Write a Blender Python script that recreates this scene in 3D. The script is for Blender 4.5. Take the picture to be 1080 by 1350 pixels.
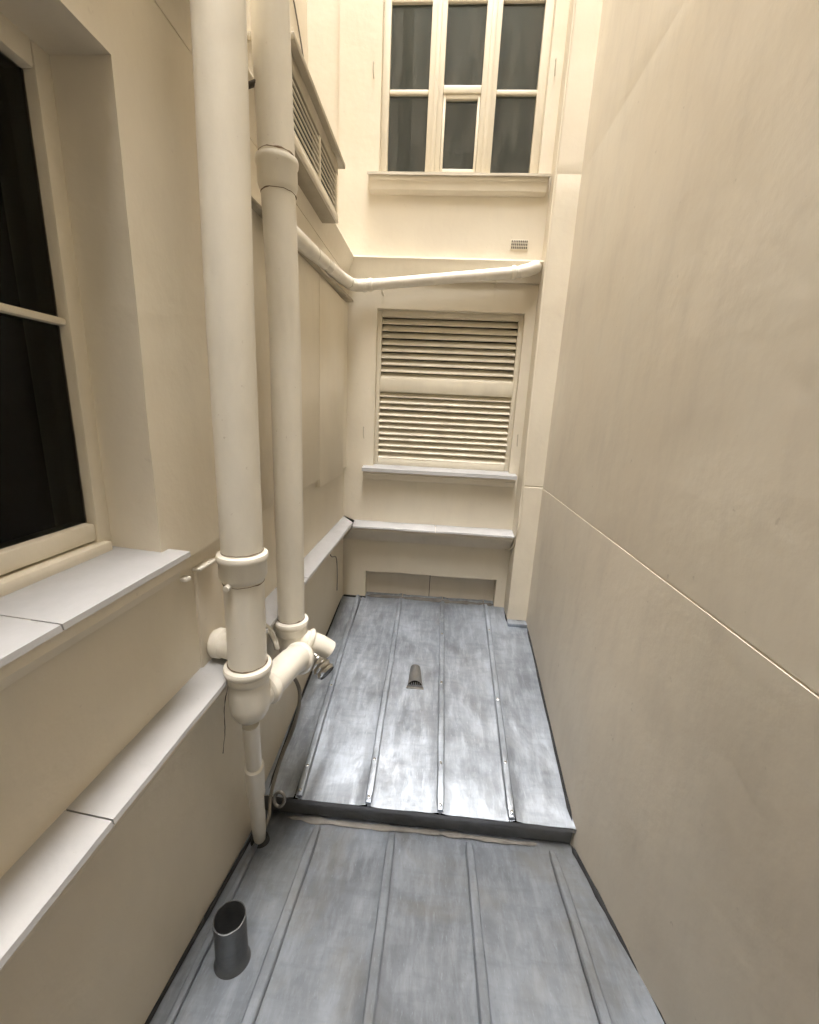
import bpy, bmesh, math, random
from mathutils import Vector, Matrix, noise
R_ = math.radians
random.seed(7)
sc = bpy.context.scene
for o in list(bpy.data.objects): bpy.data.objects.remove(o)
COL = sc.collection

# ------------------------------------------------------------------ camera
cam_d = bpy.data.cameras.new('camera'); cam = bpy.data.objects.new('camera', cam_d); COL.objects.link(cam)
cam_d.sensor_fit = 'HORIZONTAL'; cam_d.sensor_width = 36.0
cam_d.lens = 36.0 * 550.0 / 1080.0
cam_d.clip_start = 0.02; cam_d.clip_end = 500
# rows: world X, Y, Z seen in (image right, image down, forward)
_fw = Vector((42, -132, 550)).normalized()
_dn = Vector((-110, 2275, 550)); _dn = (_dn - _fw * _dn.dot(_fw)).normalized()
_rt = _dn.cross(_fw)
_up = -_dn
right = Vector((_rt[0], _fw[0], _up[0])); down = Vector((_rt[1], _fw[1], _up[1])); fwd = Vector((_rt[2], _fw[2], _up[2]))
m = Matrix((right, -down, -fwd)).transposed().to_4x4(); m.translation = (0, 0, 1.55)
cam.matrix_world = m
sc.camera = cam

# ------------------------------------------------------------------ sky, sun, exposure
SUN_EL, SUN_AZ = 82.0, 190.0          # azimuth measured clockwise from +Y (away from the camera)
w = bpy.data.worlds.new('World'); sc.world = w; w.use_nodes = True
nt = w.node_tree; nt.nodes.clear()
sky = nt.nodes.new('ShaderNodeTexSky'); sky.sky_type = 'NISHITA'; sky.sun_disc = False
sky.sun_elevation = R_(SUN_EL); sky.sun_rotation = R_(SUN_AZ)
sky.air_density = 1.0; sky.dust_density = 4.0; sky.ozone_density = 1.0
hs = nt.nodes.new('ShaderNodeHueSaturation'); hs.inputs['Saturation'].default_value = 0.42   # overcast: a grey sky
bg = nt.nodes.new('ShaderNodeBackground'); bg.inputs['Strength'].default_value = 0.15
wo = nt.nodes.new('ShaderNodeOutputWorld')
nt.links.new(sky.outputs[0], hs.inputs['Color']); nt.links.new(hs.outputs[0], bg.inputs['Color']); nt.links.new(bg.outputs[0], wo.inputs[0])
sd = bpy.data.lights.new('sun', 'SUN'); sun = bpy.data.objects.new('sun', sd); COL.objects.link(sun)
sd.energy = 1.2; sd.angle = R_(50); sd.color = (1.0, 0.96, 0.9)
_d = Vector((math.sin(R_(SUN_AZ)) * math.cos(R_(SUN_EL)), math.cos(R_(SUN_AZ)) * math.cos(R_(SUN_EL)), math.sin(R_(SUN_EL))))
sun.rotation_euler = _d.to_track_quat('Z', 'Y').to_euler(); sun.location = (0, 0, 9)
sc.view_settings.view_transform = 'Standard'; sc.view_settings.look = 'None'
sc.view_settings.gamma = 1.0; sc.view_settings.use_curve_mapping = False
sc.view_settings.exposure = 3.4
sc.cycles.use_denoising = True
try: sc.cycles.denoiser = 'OPENIMAGEDENOISE'
except Exception: pass
sc.cycles.max_bounces = 7; sc.cycles.diffuse_bounces = 6; sc.cycles.glossy_bounces = 3
sc.cycles.use_adaptive_sampling = True; sc.cycles.adaptive_threshold = 0.02
sc.cycles.transparent_max_bounces = 8; sc.cycles.sample_clamp_indirect = 6.0
sc.cycles.caustics_reflective = False; sc.cycles.caustics_refractive = False

# ------------------------------------------------------------------ materials
class NT:
    def __init__(s, name):
        s.m = bpy.data.materials.new(name); s.m.use_nodes = True
        s.t = s.m.node_tree; s.b = s.t.nodes['Principled BSDF']; s.out = s.t.nodes['Material Output']
    def n(s, kind, **kw):
        nd = s.t.nodes.new(kind)
        for k, v in kw.items():
            if k in nd.inputs: nd.inputs[k].default_value = v
            else: setattr(nd, k, v)
        return nd
    def l(s, a, b): s.t.links.new(a, b)
    def coords(s, scale=(1, 1, 1)):
        g = s.n('ShaderNodeNewGeometry'); mp = s.n('ShaderNodeMapping'); mp.inputs['Scale'].default_value = scale
        s.l(g.outputs['Position'], mp.inputs['Vector']); return mp.outputs[0]
    def noise(s, scale, detail=4, rough=0.55, vec=None, dist=0.0):
        nd = s.n('ShaderNodeTexNoise', Scale=scale, Detail=detail, Roughness=rough, Distortion=dist)
        s.l(vec if vec is not None else s.coords(), nd.inputs['Vector']); return nd.outputs['Fac']
    def ramp(s, fac, stops):
        r = s.n('ShaderNodeValToRGB'); e = r.color_ramp.elements
        while len(e) < len(stops): e.new(0.5)
        for i, (p, c) in enumerate(stops):
            e[i].position = p; e[i].color = (*c, 1) if len(c) == 3 else c
        s.l(fac, r.inputs[0]); return r.outputs[0]
    def mix(s, fac, a, b, mode='MIX'):
        x = s.n('ShaderNodeMix', data_type='RGBA', blend_type=mode)
        for i, v in ((0, fac), (6, a), (7, b)):
            if isinstance(v, (int, float)): x.inputs[i].default_value = v
            elif isinstance(v, tuple): x.inputs[i].default_value = (*v, 1) if len(v) == 3 else v
            else: s.l(v, x.inputs[i])
        return x.outputs[2]
    def bump(s, h, strength, dist, prev=None):
        b = s.n('ShaderNodeBump', Strength=strength, Distance=dist); s.l(h, b.inputs['Height'])
        if prev is not None: s.l(prev, b.inputs['Normal'])
        return b.outputs[0]
    def col(s, c): s.l(c, s.b.inputs['Base Color'])
    def nrm(s, c): s.l(c, s.b.inputs['Normal'])

def g3(v): return (v, v, v)

def plaster(name, base, stain=0.5, bumpk=1.0, pink=True):
    k = NT(name); b = k.b
    b.inputs['Roughness'].default_value = 0.62
    b.inputs['Specular IOR Level'].default_value = 0.3
    p = k.coords(); big = k.noise(1.3, 3, 0.6, p)
    c = k.mix(k.ramp(big, [(0.36, g3(0)), (0.66, g3(1))]), (base[0] * 0.89, base[1] * 0.87, base[2] * 0.86), base)
    c = k.mix(k.ramp(k.noise(0.8, 3, 0.55, vec=k.coords((1, 1, 0.6)), dist=0.8), [(0.47, g3(0)), (0.66, g3(0.6))]), c, (base[0] * 0.95, base[1] * 0.915, base[2] * 0.875))
    # rain streaks and grime, drawn downward
    st = k.noise(5.0, 4, 0.62, vec=k.coords((2.2, 2.2, 0.6)))
    c = k.mix(k.ramp(st, [(0.48, g3(0)), (0.85, g3(0.30 * stain))]), c, (base[0] * 0.66, base[1] * 0.65, base[2] * 0.66))
    # small chips and specks
    sp = k.noise(30, 3, 0.6, p)
    c = k.mix(k.ramp(sp, [(0.71, g3(0)), (0.75, g3(0.30 * stain))]), c, (base[0] * 0.5, base[1] * 0.47, base[2] * 0.45))
    k.col(c)
    h = k.n('ShaderNodeMath', operation='MULTIPLY_ADD'); k.l(k.noise(5.0, 3, 0.55, p), h.inputs[0]); h.inputs[1].default_value = 4.0; k.l(k.noise(26, 3, 0.62, p), h.inputs[2])
    k.nrm(k.bump(h.outputs[0], 0.16 * bumpk, 0.008))
    return k.m

def paint(name, base, rough=0.38, chips=0.5):
    k = NT(name); b = k.b
    b.inputs['Specular IOR Level'].default_value = 0.45
    a = k.noise(9, 5, 0.6, vec=k.coords((1, 1, 0.4))); s2 = k.noise(55, 3, 0.6)
    c = k.mix(k.ramp(a, [(0.4, g3(0)), (0.7, g3(1))]), base, tuple(x * 0.9 for x in base))
    c = k.mix(k.ramp(s2, [(0.70, g3(0)), (0.76, g3(0.55 * chips))]), c, (base[0] * 0.5, base[1] * 0.44, base[2] * 0.38))
    k.col(c)
    k.l(k.ramp(a, [(0.3, g3(rough * 0.85)), (0.75, g3(min(1, rough * 1.4)))]), b.inputs['Roughness'])
    k.nrm(k.bump(k.noise(22, 4, 0.6), 0.22, 0.006))
    return k.m

def zinc(name, base, rough, streak=1.0, metal=0.85, dust=0.3, dust_col=(0.36, 0.33, 0.28)):
    k = NT(name); b = k.b
    b.inputs['Metallic'].default_value = metal
    st = k.noise(7, 6, 0.65, vec=k.coords((5, 0.8, 5)), dist=0.3)
    bl = k.noise(4.2, 5, 0.62, dist=0.5); cross = k.noise(7, 5, 0.6, vec=k.coords((0.9, 4.5, 1)))
    c = k.mix(k.ramp(bl, [(0.33, g3(0)), (0.68, g3(1))]), tuple(x * 0.66 for x in base), tuple(min(1, x * 1.10) for x in base))
    c = k.mix(k.ramp(st, [(0.45, g3(0)), (0.74, g3(0.48 * streak))]), c, tuple(min(1, x * 1.5) for x in base))
    c = k.mix(k.ramp(cross, [(0.50, g3(0)), (0.72, g3(0.26 * streak))]), c, tuple(x * 0.55 for x in base))
    sc_ = k.noise(9, 4, 0.7, vec=k.coords((26, 1.3, 26)), dist=0.2)
    c = k.mix(k.ramp(sc_, [(0.60, g3(0)), (0.70, g3(0.35))]), c, tuple(min(1, x * 1.7) for x in base))
    c = k.mix(k.ramp(sc_, [(0.30, g3(0.35)), (0.38, g3(0))]), c, tuple(x * 0.5 for x in base))
    c = k.mix(k.ramp(k.noise(2.6, 6, 0.66, dist=0.6), [(0.48, g3(0)), (0.70, g3(dust))]), c, dust_col)
    c = k.mix(k.ramp(k.noise(45, 2, 0.5), [(0.66, g3(0)), (0.78, g3(0.22))]), c, tuple(x * 0.45 for x in base))
    k.col(c)
    k.l(k.ramp(k.mix(0.5, bl, st), [(0.3, g3(rough * 0.85)), (0.7, g3(min(1, rough * 1.3)))]), b.inputs['Roughness'])
    k.nrm(k.bump(k.noise(9, 3, 0.55, vec=k.coords((1, 0.6, 1)), dist=0.3), 0.46, 0.012))
    return k.m

def plain(name, base, rough=0.5, metal=0.0, var=0.25, scale=25):
    k = NT(name); b = k.b
    b.inputs['Roughness'].default_value = rough; b.inputs['Metallic'].default_value = metal
    c = k.mix(k.ramp(k.noise(scale, 4, 0.6), [(0.3, g3(0)), (0.7, g3(1))]), tuple(x * (1 - var) for x in base), base)
    k.col(c); k.nrm(k.bump(k.noise(scale * 4, 3, 0.6), 0.15, 0.002))
    return k.m

def glass(name, tint=(0.75, 0.8, 0.78), refl=1.45, dirt=0.06):
    k = NT(name); k.t.nodes.remove(k.b)
    tr = k.n('ShaderNodeBsdfTransparent'); tr.inputs[0].default_value = (*tint, 1)
    gl = k.n('ShaderNodeBsdfGlossy'); gl.inputs['Roughness'].default_value = 0.03
    fr = k.n('ShaderNodeFresnel', IOR=refl)
    k.l(k.bump(k.noise(3, 2, 0.5), 0.08, 0.02), gl.inputs['Normal'])
    mx = k.n('ShaderNodeMixShader'); k.l(fr.outputs[0], mx.inputs[0]); k.l(tr.outputs[0], mx.inputs[1]); k.l(gl.outputs[0], mx.inputs[2])
    df = k.n('ShaderNodeBsdfDiffuse'); df.inputs[0].default_value = (0.45, 0.44, 0.40, 1)
    m2 = k.n('ShaderNodeMixShader'); k.l(mx.outputs[0], m2.inputs[1]); k.l(df.outputs[0], m2.inputs[2])
    k.l(k.ramp(k.noise(6, 5, 0.65, vec=k.coords((3, 1, 0.7))), [(0.35, g3(dirt * 0.3)), (0.75, g3(dirt * 1.6))]), m2.inputs[0])
    k.l(m2.outputs[0], k.out.inputs[0])
    return k.m

CREAM = (0.779, 0.730, 0.616)
M = {
 'plaster': plaster('cream_plaster', CREAM, 0.55),
 'blank': plaster('cream_render', (0.760, 0.719, 0.634), 1.05, 0.55),
 'low': plaster('cream_plaster_worn', (0.758, 0.711, 0.615), 1.1),
 'trim': paint('cream_woodwork', (0.79, 0.735, 0.615), 0.42, 0.3),
 'louver': paint('cream_louvre', (0.77, 0.72, 0.60), 0.5, 0.3),
 'pipe': paint('cream_pipe_paint', (0.755, 0.722, 0.640), 0.34, 0.8),
 'wpipe': paint('pale_pipe_paint', (0.80, 0.77, 0.70), 0.28, 0.2),
 'coping': paint('pale_grey_coping', (0.43, 0.432, 0.438), 0.42, 0.7),
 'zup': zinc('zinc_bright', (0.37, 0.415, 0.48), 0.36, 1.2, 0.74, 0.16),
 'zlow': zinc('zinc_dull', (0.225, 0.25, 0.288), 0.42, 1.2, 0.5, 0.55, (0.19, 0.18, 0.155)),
 'zdark': zinc('zinc_weathered', (0.21, 0.22, 0.235), 0.55, 0.5, 0.5, 0.3, (0.10, 0.095, 0.085)),
 'solder': plain('solder', (0.75, 0.76, 0.77), 0.25, 0.95, 0.1),
 'steel': plain('old_steel', (0.42, 0.41, 0.39), 0.34, 0.95, 0.4),
 'foil': plain('bright_foil', (0.80, 0.80, 0.78), 0.22, 1.0, 0.2),
 'dark': plain('flat_black', (0.022, 0.021, 0.020), 0.7),  # flat black that gives openings and slat gaps their darkness
 'edge_dark': plain('near_black_edge', (0.030, 0.031, 0.033), 0.8, 0.0, 0.5, 40),  # near-black for the shade line at wall feet, and the grommet
 'iron': plain('dark_iron', (0.10, 0.085, 0.07), 0.7, 0.2, 0.4),
 'rust': plain('rusty_joint', (0.22, 0.155, 0.10), 0.85, 0.0, 0.5, 60),
 'cable': plain('grey_cable', (0.23, 0.21, 0.18), 0.6),
 'mortar': plain('grey_mortar', (0.17, 0.16, 0.145), 0.9, 0, 0.4, 14),
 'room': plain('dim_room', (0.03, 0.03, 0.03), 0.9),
 'boxgrey': paint('grey_beige_metal', (0.42, 0.375, 0.29), 0.5, 0.6),
 'glass': glass('window_glass', (0.5, 0.52, 0.52), 1.22, 0.004),
 'glassup': glass('dusty_window_glass', (0.72, 0.80, 0.82), 1.45, 0.10),
}

# ------------------------------------------------------------------ helpers
def link(name, me, mat, parent=None, smooth=35):
    me.materials.append(M[mat] if isinstance(mat, str) else mat)
    if smooth is not None:
        for p in me.polygons: p.use_smooth = True
        me.set_sharp_from_angle(angle=R_(smooth))
    o = bpy.data.objects.new(name, me); COL.objects.link(o)
    if parent is not None: o.parent = parent
    return o
def obj(name, bm, mat, parent=None, smooth=35):
    me = bpy.data.meshes.new(name)
    bmesh.ops.recalc_face_normals(bm, faces=bm.faces[:]); bm.to_mesh(me); bm.free()
    return link(name, me, mat, parent, smooth)
def tag(o, label, cat, group=None):
    o['label'] = label; o['category'] = cat; o['kind'] = 'thing'
    if group: o['group'] = group
    return o
def empty(name, loc=(0, 0, 0)):
    o = bpy.data.objects.new(name, None); COL.objects.link(o); o.location = loc; o.empty_display_size = 0.05; return o
def box(bm, x0, x1, y0, y1, z0, z1, bev=0.0, seg=2, jit=0.0):
    vs = [bm.verts.new((x + random.uniform(-jit, jit), y + random.uniform(-jit, jit), z + random.uniform(-jit, jit))) for x in (x0, x1) for y in (y0, y1) for z in (z0, z1)]
    fs = [bm.faces.new([vs[i] for i in q]) for q in ((0, 1, 3, 2), (4, 6, 7, 5), (0, 4, 5, 1), (2, 3, 7, 6), (0, 2, 6, 4), (1, 5, 7, 3))]
    if bev > 0:
        bmesh.ops.recalc_face_normals(bm, faces=fs)
        es = list({e for f in fs for e in f.edges})
        bmesh.ops.bevel(bm, geom=es, offset=bev, segments=seg, affect='EDGES', profile=0.5)
def BX(name, mat, parent, *a, **k):
    bm = bmesh.new(); box(bm, *a, **k); return obj(name, bm, mat, parent)
def ring_frame(d):
    d = d.normalized(); a = Vector((0, 0, 1)) if abs(d.z) < 0.9 else Vector((1, 0, 0))
    u = d.cross(a).normalized(); return u, d.cross(u).normalized()
def tube(bm, pts, rad, n=24, cap=True, wob=0.0):
    """swept circle; rad is one number or one per point"""
    pts = [Vector(p) for p in pts]; rings = []
    rr = rad if isinstance(rad, (list, tuple)) else [rad] * len(pts)
    u = v = None
    for i, p in enumerate(pts):
        d = (pts[min(i + 1, len(pts) - 1)] - pts[max(i - 1, 0)])
        d.normalize()
        if u is None: u, v = ring_frame(d)
        else:
            u = (u - d * u.dot(d)).normalized(); v = d.cross(u).normalized()
        rings.append([bm.verts.new(p + (u * math.cos(t) + v * math.sin(t)) * rr[i] * (1 + wob * noise.noise(p * 9 + Vector((math.cos(t), math.sin(t), 0))))) for t in [2 * math.pi * j / n for j in range(n)]])
    for a, b in zip(rings, rings[1:]):
        for j in range(n): bm.faces.new((a[j], a[(j + 1) % n], b[(j + 1) % n], b[j]))
    if cap: bm.faces.new(rings[0]); bm.faces.new(rings[-1][::-1])
def bez(p, n=12):
    """Catmull-Rom through the points"""
    P = [Vector(q) for q in p]; P = [P[0] * 2 - P[1]] + P + [P[-1] * 2 - P[-2]]; out = []
    for i in range(1, len(P) - 2):
        a, b, c, d = P[i - 1:i + 3]
        for s in range(n):
            t = s / n
            out.append(0.5 * ((2 * b) + (c - a) * t + (2 * a - 5 * b + 4 * c - d) * t * t + (3 * b - a - 3 * c + d) * t ** 3))
    out.append(P[-2]); return out
def TB(name, mat, parent, pts, rad, **k):
    bm = bmesh.new(); tube(bm, pts, rad, **k); return obj(name, bm, mat, parent)
def lean(x, y, z):
    return y + (0.022 if y < 1.1 else -0.055) * max(0.0, z - 1.75) / 0.75
def lathe_z(bm, x, y, prof, n=32, wob=0.0):
    """prof: (radius, z) along the axis at x, y"""
    tube(bm, [(x, lean(x, y, z), z) for _, z in prof], [r for r, _ in prof], n=n, wob=wob)
def stations(a, b, step, extra=()):
    n = max(1, int(math.ceil((b - a) / step))); s = [a + (b - a) * i / n for i in range(n + 1)]
    s = [x for x in s if all(abs(x - e) > step * 0.3 for e in extra) or x in (a, b)]
    s += [e for e in extra if a - 1e-6 <= e <= b + 1e-6]
    s = sorted(set(round(x, 5) for x in s)); return s
def slab_wall(name, mat, parent, fmap, u0, u1, v0, v1, holes=(), thick=0.25, step=0.07, disp=None, uex=(), vex=(), amp=0.0022, smooth=40):
    """a plastered wall with openings; fmap(u, v, depth) gives the world point, depth > 0 goes into the wall"""
    ue = sorted({h[i] for h in holes for i in (0, 1)} | set(uex)); ve = sorted({h[i] for h in holes for i in (2, 3)} | set(vex))
    U = stations(u0, u1, step, ue); V = stations(v0, v1, step, ve)
    def solid(i, j):
        if not (0 <= i < len(U) - 1 and 0 <= j < len(V) - 1): return False
        cu, cv = (U[i] + U[i + 1]) / 2, (V[j] + V[j + 1]) / 2
        return not any(h[0] < cu < h[1] and h[2] < cv < h[3] for h in holes)
    vset = {round(x, 5) for x in vex}; uset = {round(x, 5) for x in uex}
    bm = bmesh.new(); F = {}; B = {}
    def fv(i, j):
        if (i, j) not in F:
            u, v = U[i], V[j]
            q = Vector(fmap(u, v, 0.0)) + Vector((11.3, 4.1, 7.7))
            d = amp * noise.noise(q * 3.1) + amp * 0.45 * noise.noise(q * 11.0)
            du = amp * 0.8 * noise.noise(q * 6.0 + Vector((5, 5, 5))); dv = amp * 0.8 * noise.noise(q * 6.0 - Vector((5, 5, 5)))
            if disp: d += disp(u, v)
            if i in (0, len(U) - 1): du = 0
            if j in (0, len(V) - 1) or V[j] in vset: dv = 0
            if U[i] in uset: du = 0
            F[i, j] = bm.verts.new(fmap(u + du, v + dv, d))
        return F[i, j]
    def bv(i, j):
        if (i, j) not in B: B[i, j] = bm.verts.new(fmap(U[i], V[j], thick))
        return B[i, j]
    for i in range(len(U) - 1):
        for j in range(len(V) - 1):
            if not solid(i, j): continue
            bm.faces.new((fv(i, j), fv(i + 1, j), fv(i + 1, j + 1), fv(i, j + 1)))
            bm.faces.new((bv(i, j), bv(i, j + 1), bv(i + 1, j + 1), bv(i + 1, j)))
            for di, dj, a, b in ((-1, 0, (i, j), (i, j + 1)), (1, 0, (i + 1, j), (i + 1, j + 1)), (0, -1, (i, j), (i + 1, j)), (0, 1, (i, j + 1), (i + 1, j + 1))):
                if not solid(i + di, j + dj): bm.faces.new((fv(*a), fv(*b), bv(*b), bv(*a)))
    return obj(name, bm, mat, parent, smooth)
def sweep(name, mat, parent, prof, axis, a, b, origin, mitre_a=0.0, mitre_b=0.0, step=0.08, amp=0.0012):
    """closed profile [(out, z)] run along an axis; 'left': along +Y on the left wall, 'back': along +X on the back wall.
    mitre shifts each end by mitre * out"""
    bm = bmesh.new(); S = stations(a, b, step); rings = []
    for i, s in enumerate(S):
        ring = []
        for o_, z in prof:
            t = s + (mitre_a * o_ if i == 0 else 0) + (mitre_b * o_ if i == len(S) - 1 else 0)
            q = Vector((t * 3.1, o_ * 40, z * 17 + origin * 5))
            e = amp * noise.noise(q * 2.0); e2 = amp * noise.noise(q * 2.0 + Vector((9, 9, 9)))
            ring.append(bm.verts.new((origin + o_ + e, t, z + e2) if axis == 'left' else (t, origin - o_ - e, z + e2)))
        rings.append(ring)
    n = len(prof)
    for p, q in zip(rings, rings[1:]):
        for j in range(n): bm.faces.new((p[j], p[(j + 1) % n], q[(j + 1) % n], q[j]))
    bm.faces.new(rings[0]); bm.faces.new(rings[-1][::-1])
    return obj(name, bm, mat, parent, 30)

XL, XLU, XR, YB, YR = -0.605, -0.83, 0.63, 2.65, -2.00       # left, setback, right, end wall, wall behind the camera
TOP = 8.6
fleft = lambda x0: (lambda u, v, d: (x0 - d, u, v))
fright = lambda u, v, d: (XR + d, u, v)
fback = lambda y0: (lambda u, v, d: (u, y0 + d, v))
def zl(y): return 0.185 * (1.28 - y) - 0.010                         # lower roof falls toward the step
def zu(y): return 0.080 + 0.145 * (y - 1.28)                 # upper roof falls toward the step

# ================================================================== the setting: two zinc roofs
def sheet(name, mat, parent, x0, x1, y0, y1, zf, seed, lift=0.0, amp=0.0042, turn=0.006):
    bm = bmesh.new(); X = stations(x0, x1, 0.03); Y = stations(y0, y1, 0.035); g = []
    for x in X:
        row = []
        for y in Y:
            q = Vector((x * 5.5 + seed * 3.7, y * 4.0, seed))
            z = zf(y) + lift + amp * noise.noise(q) + amp * 0.5 * noise.noise(q * 2.7)
            e = min(x - x0, x1 - x)
            if e < 0.012: z += turn * (1 - e / 0.012)
            row.append(bm.verts.new((x, y, z)))
        g.append(row)
    for i in range(len(X) - 1):
        for j in range(len(Y) - 1): bm.faces.new((g[i][j], g[i + 1][j], g[i + 1][j + 1], g[i][j + 1]))
    return obj(name, bm, mat, parent, 60)
def seam(name, mat, parent, xa, xb, ya, yb, zf, wid=0.022, hgt=0.015, drop=None):
    bm = bmesh.new(); S = stations(min(ya, yb), max(ya, yb), 0.05); rings = []
    prof = ((-0.20, -0.004), (-0.20, 0.38), (-0.56, 0.44), (-0.58, 0.72), (-0.40, 0.94), (0.0, 1.0), (0.40, 0.94), (0.58, 0.72), (0.56, 0.44), (0.20, 0.38), (0.20, -0.004))
    for i, y in enumerate(S):
        t = (y - ya) / (yb - ya); x = xa + (xb - xa) * t + 0.0025 * noise.noise(Vector((y * 4, xa * 9, 0)))
        k = 1 + 0.10 * noise.noise(Vector((y * 7, xa * 5, 3)))
        if i in (0, len(S) - 1): k *= 0.72
        rings.append([bm.verts.new((x + a * wid * k, y, zf(y) + (b * hgt * k if b > 0 else -0.004))) for a, b in prof])
    for p, q in zip(rings, rings[1:]):
        for j in range(len(prof) - 1): bm.faces.new((p[j], p[j + 1], q[j + 1], q[j]))
    bm.faces.new(rings[0]); bm.faces.new(rings[-1][::-1])
    return obj(name, bm, mat, parent, 35)

# lower roof
bm = bmesh.new()
for q in [[(-0.75, YR - 0.2, zl(YR - 0.2) - 0.02), (0.80, YR - 0.2, zl(YR - 0.2) - 0.02), (0.80, 1.30, zl(1.30) - 0.02), (-0.75, 1.30, zl(1.30) - 0.02)]]:
    bm.faces.new([bm.verts.new(p) for p in q])
lower = obj('lower_roof', bm, 'zdark'); lower['kind'] = 'structure'
LS = [(-0.60, -0.60), (-0.505, -0.565), (-0.370, -0.364), (-0.084, -0.084), (0.202, 0.202), (0.495, 0.503), (0.665, 0.62)]
edges = [-0.640, -0.370, -0.084, 0.202, 0.499, 0.675]
for i in range(5):
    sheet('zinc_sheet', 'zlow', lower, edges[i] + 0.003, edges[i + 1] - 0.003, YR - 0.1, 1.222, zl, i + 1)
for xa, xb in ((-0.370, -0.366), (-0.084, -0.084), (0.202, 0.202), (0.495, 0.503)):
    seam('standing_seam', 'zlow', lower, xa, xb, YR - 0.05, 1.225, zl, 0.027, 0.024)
seam('standing_seam', 'zlow', lower, -0.49, -0.562, YR - 0.05, 1.16, zl, 0.016, 0.015)
sheet('apron_sheet', 'zlow', lower, -0.62, 0.64, 1.185, 1.300, zl, 21, -0.005, 0.0015)
# dusty mortar crust along the foot of the step
def crust(name, mat, parent, pts, w_, h_, seed):
    bm = bmesh.new(); rings = []
    P = bez(pts, 10)
    for i, p in enumerate(P):
        d = (P[min(i + 1, len(P) - 1)] - P[max(i - 1, 0)]).normalized(); s = Vector((d.y, -d.x, 0))
        k = 0.75 + 0.5 * abs(noise.noise(p * 14 + Vector((seed, 0, 0)))) if name != 'mortar_crust' else 0.5 + 1.1 * abs(noise.noise(p * 14 + Vector((seed, 0, 0))))
        if i in (0, len(P) - 1): k = 0.05
        rings.append([bm.verts.new(p + s * (w_ * a * k) + Vector((0, 0, h_ * b * k))) for a, b in ((-1, -0.3), (-0.5, 0.7), (0.1, 1.0), (0.6, 0.55), (1, -0.3))])
    for a, b in zip(rings, rings[1:]):
        for j in range(4): bm.faces.new((a[j], a[j + 1], b[j + 1], b[j]))
    return obj(name, bm, mat, parent, 60)
crust('mortar_crust', 'mortar', lower, [(-0.50, 1.262, zl(1.262) + 0.002), (-0.2, 1.258, zl(1.258) + 0.002), (0.1, 1.263, zl(1.26) + 0.002), (0.35, 1.258, zl(1.258) + 0.002), (0.46, 1.262, zl(1.262) + 0.002)], 0.013, 0.003, 2)
# dark strips along the walls: gap and upstand shade put in as colour
crust('edge_shade_strip', 'edge_dark', lower, [(-0.618, YR + 0.05, zl(YR + 0.05) + 0.004), (-0.612, 0.0, zl(0) + 0.004), (-0.603, 0.7, zl(0.7) + 0.004), (-0.590, 1.26, zl(1.26) + 0.004)], 0.008, 0.008, 4)
crust('edge_shade_strip', 'edge_dark', lower, [(0.655, YR + 0.05, zl(YR + 0.05) + 0.004), (0.652, 0.0, zl(0) + 0.004), (0.662, 0.72, zl(0.72) + 0.004), (0.626, 1.0, zl(1.0) + 0.004), (0.588, 1.27, zl(1.27) + 0.004)], 0.010, 0.012, 5)

# upper roof, one step higher
bm = bmesh.new()
bm.faces.new([bm.verts.new(p) for p in [(-0.75, 1.30, zu(1.30) - 0.02), (0.80, 1.30, zu(1.30) - 0.02), (0.80, 2.82, zu(2.82) - 0.02), (-0.75, 2.82, zu(2.82) - 0.02)]])
upper = obj('upper_roof', bm, 'zdark'); upper['kind'] = 'structure'
ue = [-0.640, -0.470, -0.190, 0.089, 0.372, 0.655]
for i in range(5):
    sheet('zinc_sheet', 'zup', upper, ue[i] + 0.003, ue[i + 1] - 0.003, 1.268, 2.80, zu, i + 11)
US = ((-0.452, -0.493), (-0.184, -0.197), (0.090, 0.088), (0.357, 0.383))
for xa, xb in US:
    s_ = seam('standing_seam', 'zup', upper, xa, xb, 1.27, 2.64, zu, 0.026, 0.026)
    for k in range(4):
        y = (1.285, 1.43, 1.86, 2.32)[k] + random.uniform(-0.06, 0.06) * (k > 0)
        if k and random.random() < 0.2: continue
        x = xa + (xb - xa) * (y - 1.27) / 1.37; bm = bmesh.new()
        box(bm, x - 0.006, x + 0.006, y - 0.007, y + 0.007, zu(y) + 0.015, zu(y) + 0.0275, 0.004, 2, 0.002); obj('solder_tab', bm, 'solder', s_)
bm = bmesh.new(); X = stations(-0.62, 0.64, 0.06)
prof = ((1.262, 0.004), (1.262, -0.012), (1.272, -0.016), (1.2835, -0.018), (1.285, -0.09))
g = [[bm.verts.new((x, y + 0.003 * noise.noise(Vector((x * 5, z * 9, 1))), zu(1.265) + z + 0.002 * noise.noise(Vector((x * 4, 2, z))))) for y, z in prof] for x in X]
for a, b in zip(g, g[1:]):
    for j in range(len(prof) - 1): bm.faces.new((a[j], b[j], b[j + 1], a[j + 1]))
obj('step_riser', bm, 'zdark', upper, 30)
crust('edge_shade_strip', 'edge_dark', upper, [(-0.580, 1.29, zu(1.29) + 0.003), (-0.600, 1.8, zu(1.8) + 0.003), (-0.605, 2.62, zu(2.62) + 0.003)], 0.007, 0.008, 6)  # dark strips stand for the shaded gap round the upper roof
crust('edge_shade_strip', 'edge_dark', upper, [(0.585, 1.29, zu(1.29) + 0.003), (0.604, 1.8, zu(1.8) + 0.003), (0.630, 2.46, zu(2.46) + 0.003)], 0.009, 0.010, 7)
crust('edge_shade_strip', 'edge_dark', upper, [(0.515, 2.655, zu(2.6) + 0.004), (0.508, 2.505, zu(2.5) + 0.004), (0.53, 2.49, zu(2.49) + 0.006), (0.628, 2.488, zu(2.49) + 0.006)], 0.008, 0.012, 8)
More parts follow.
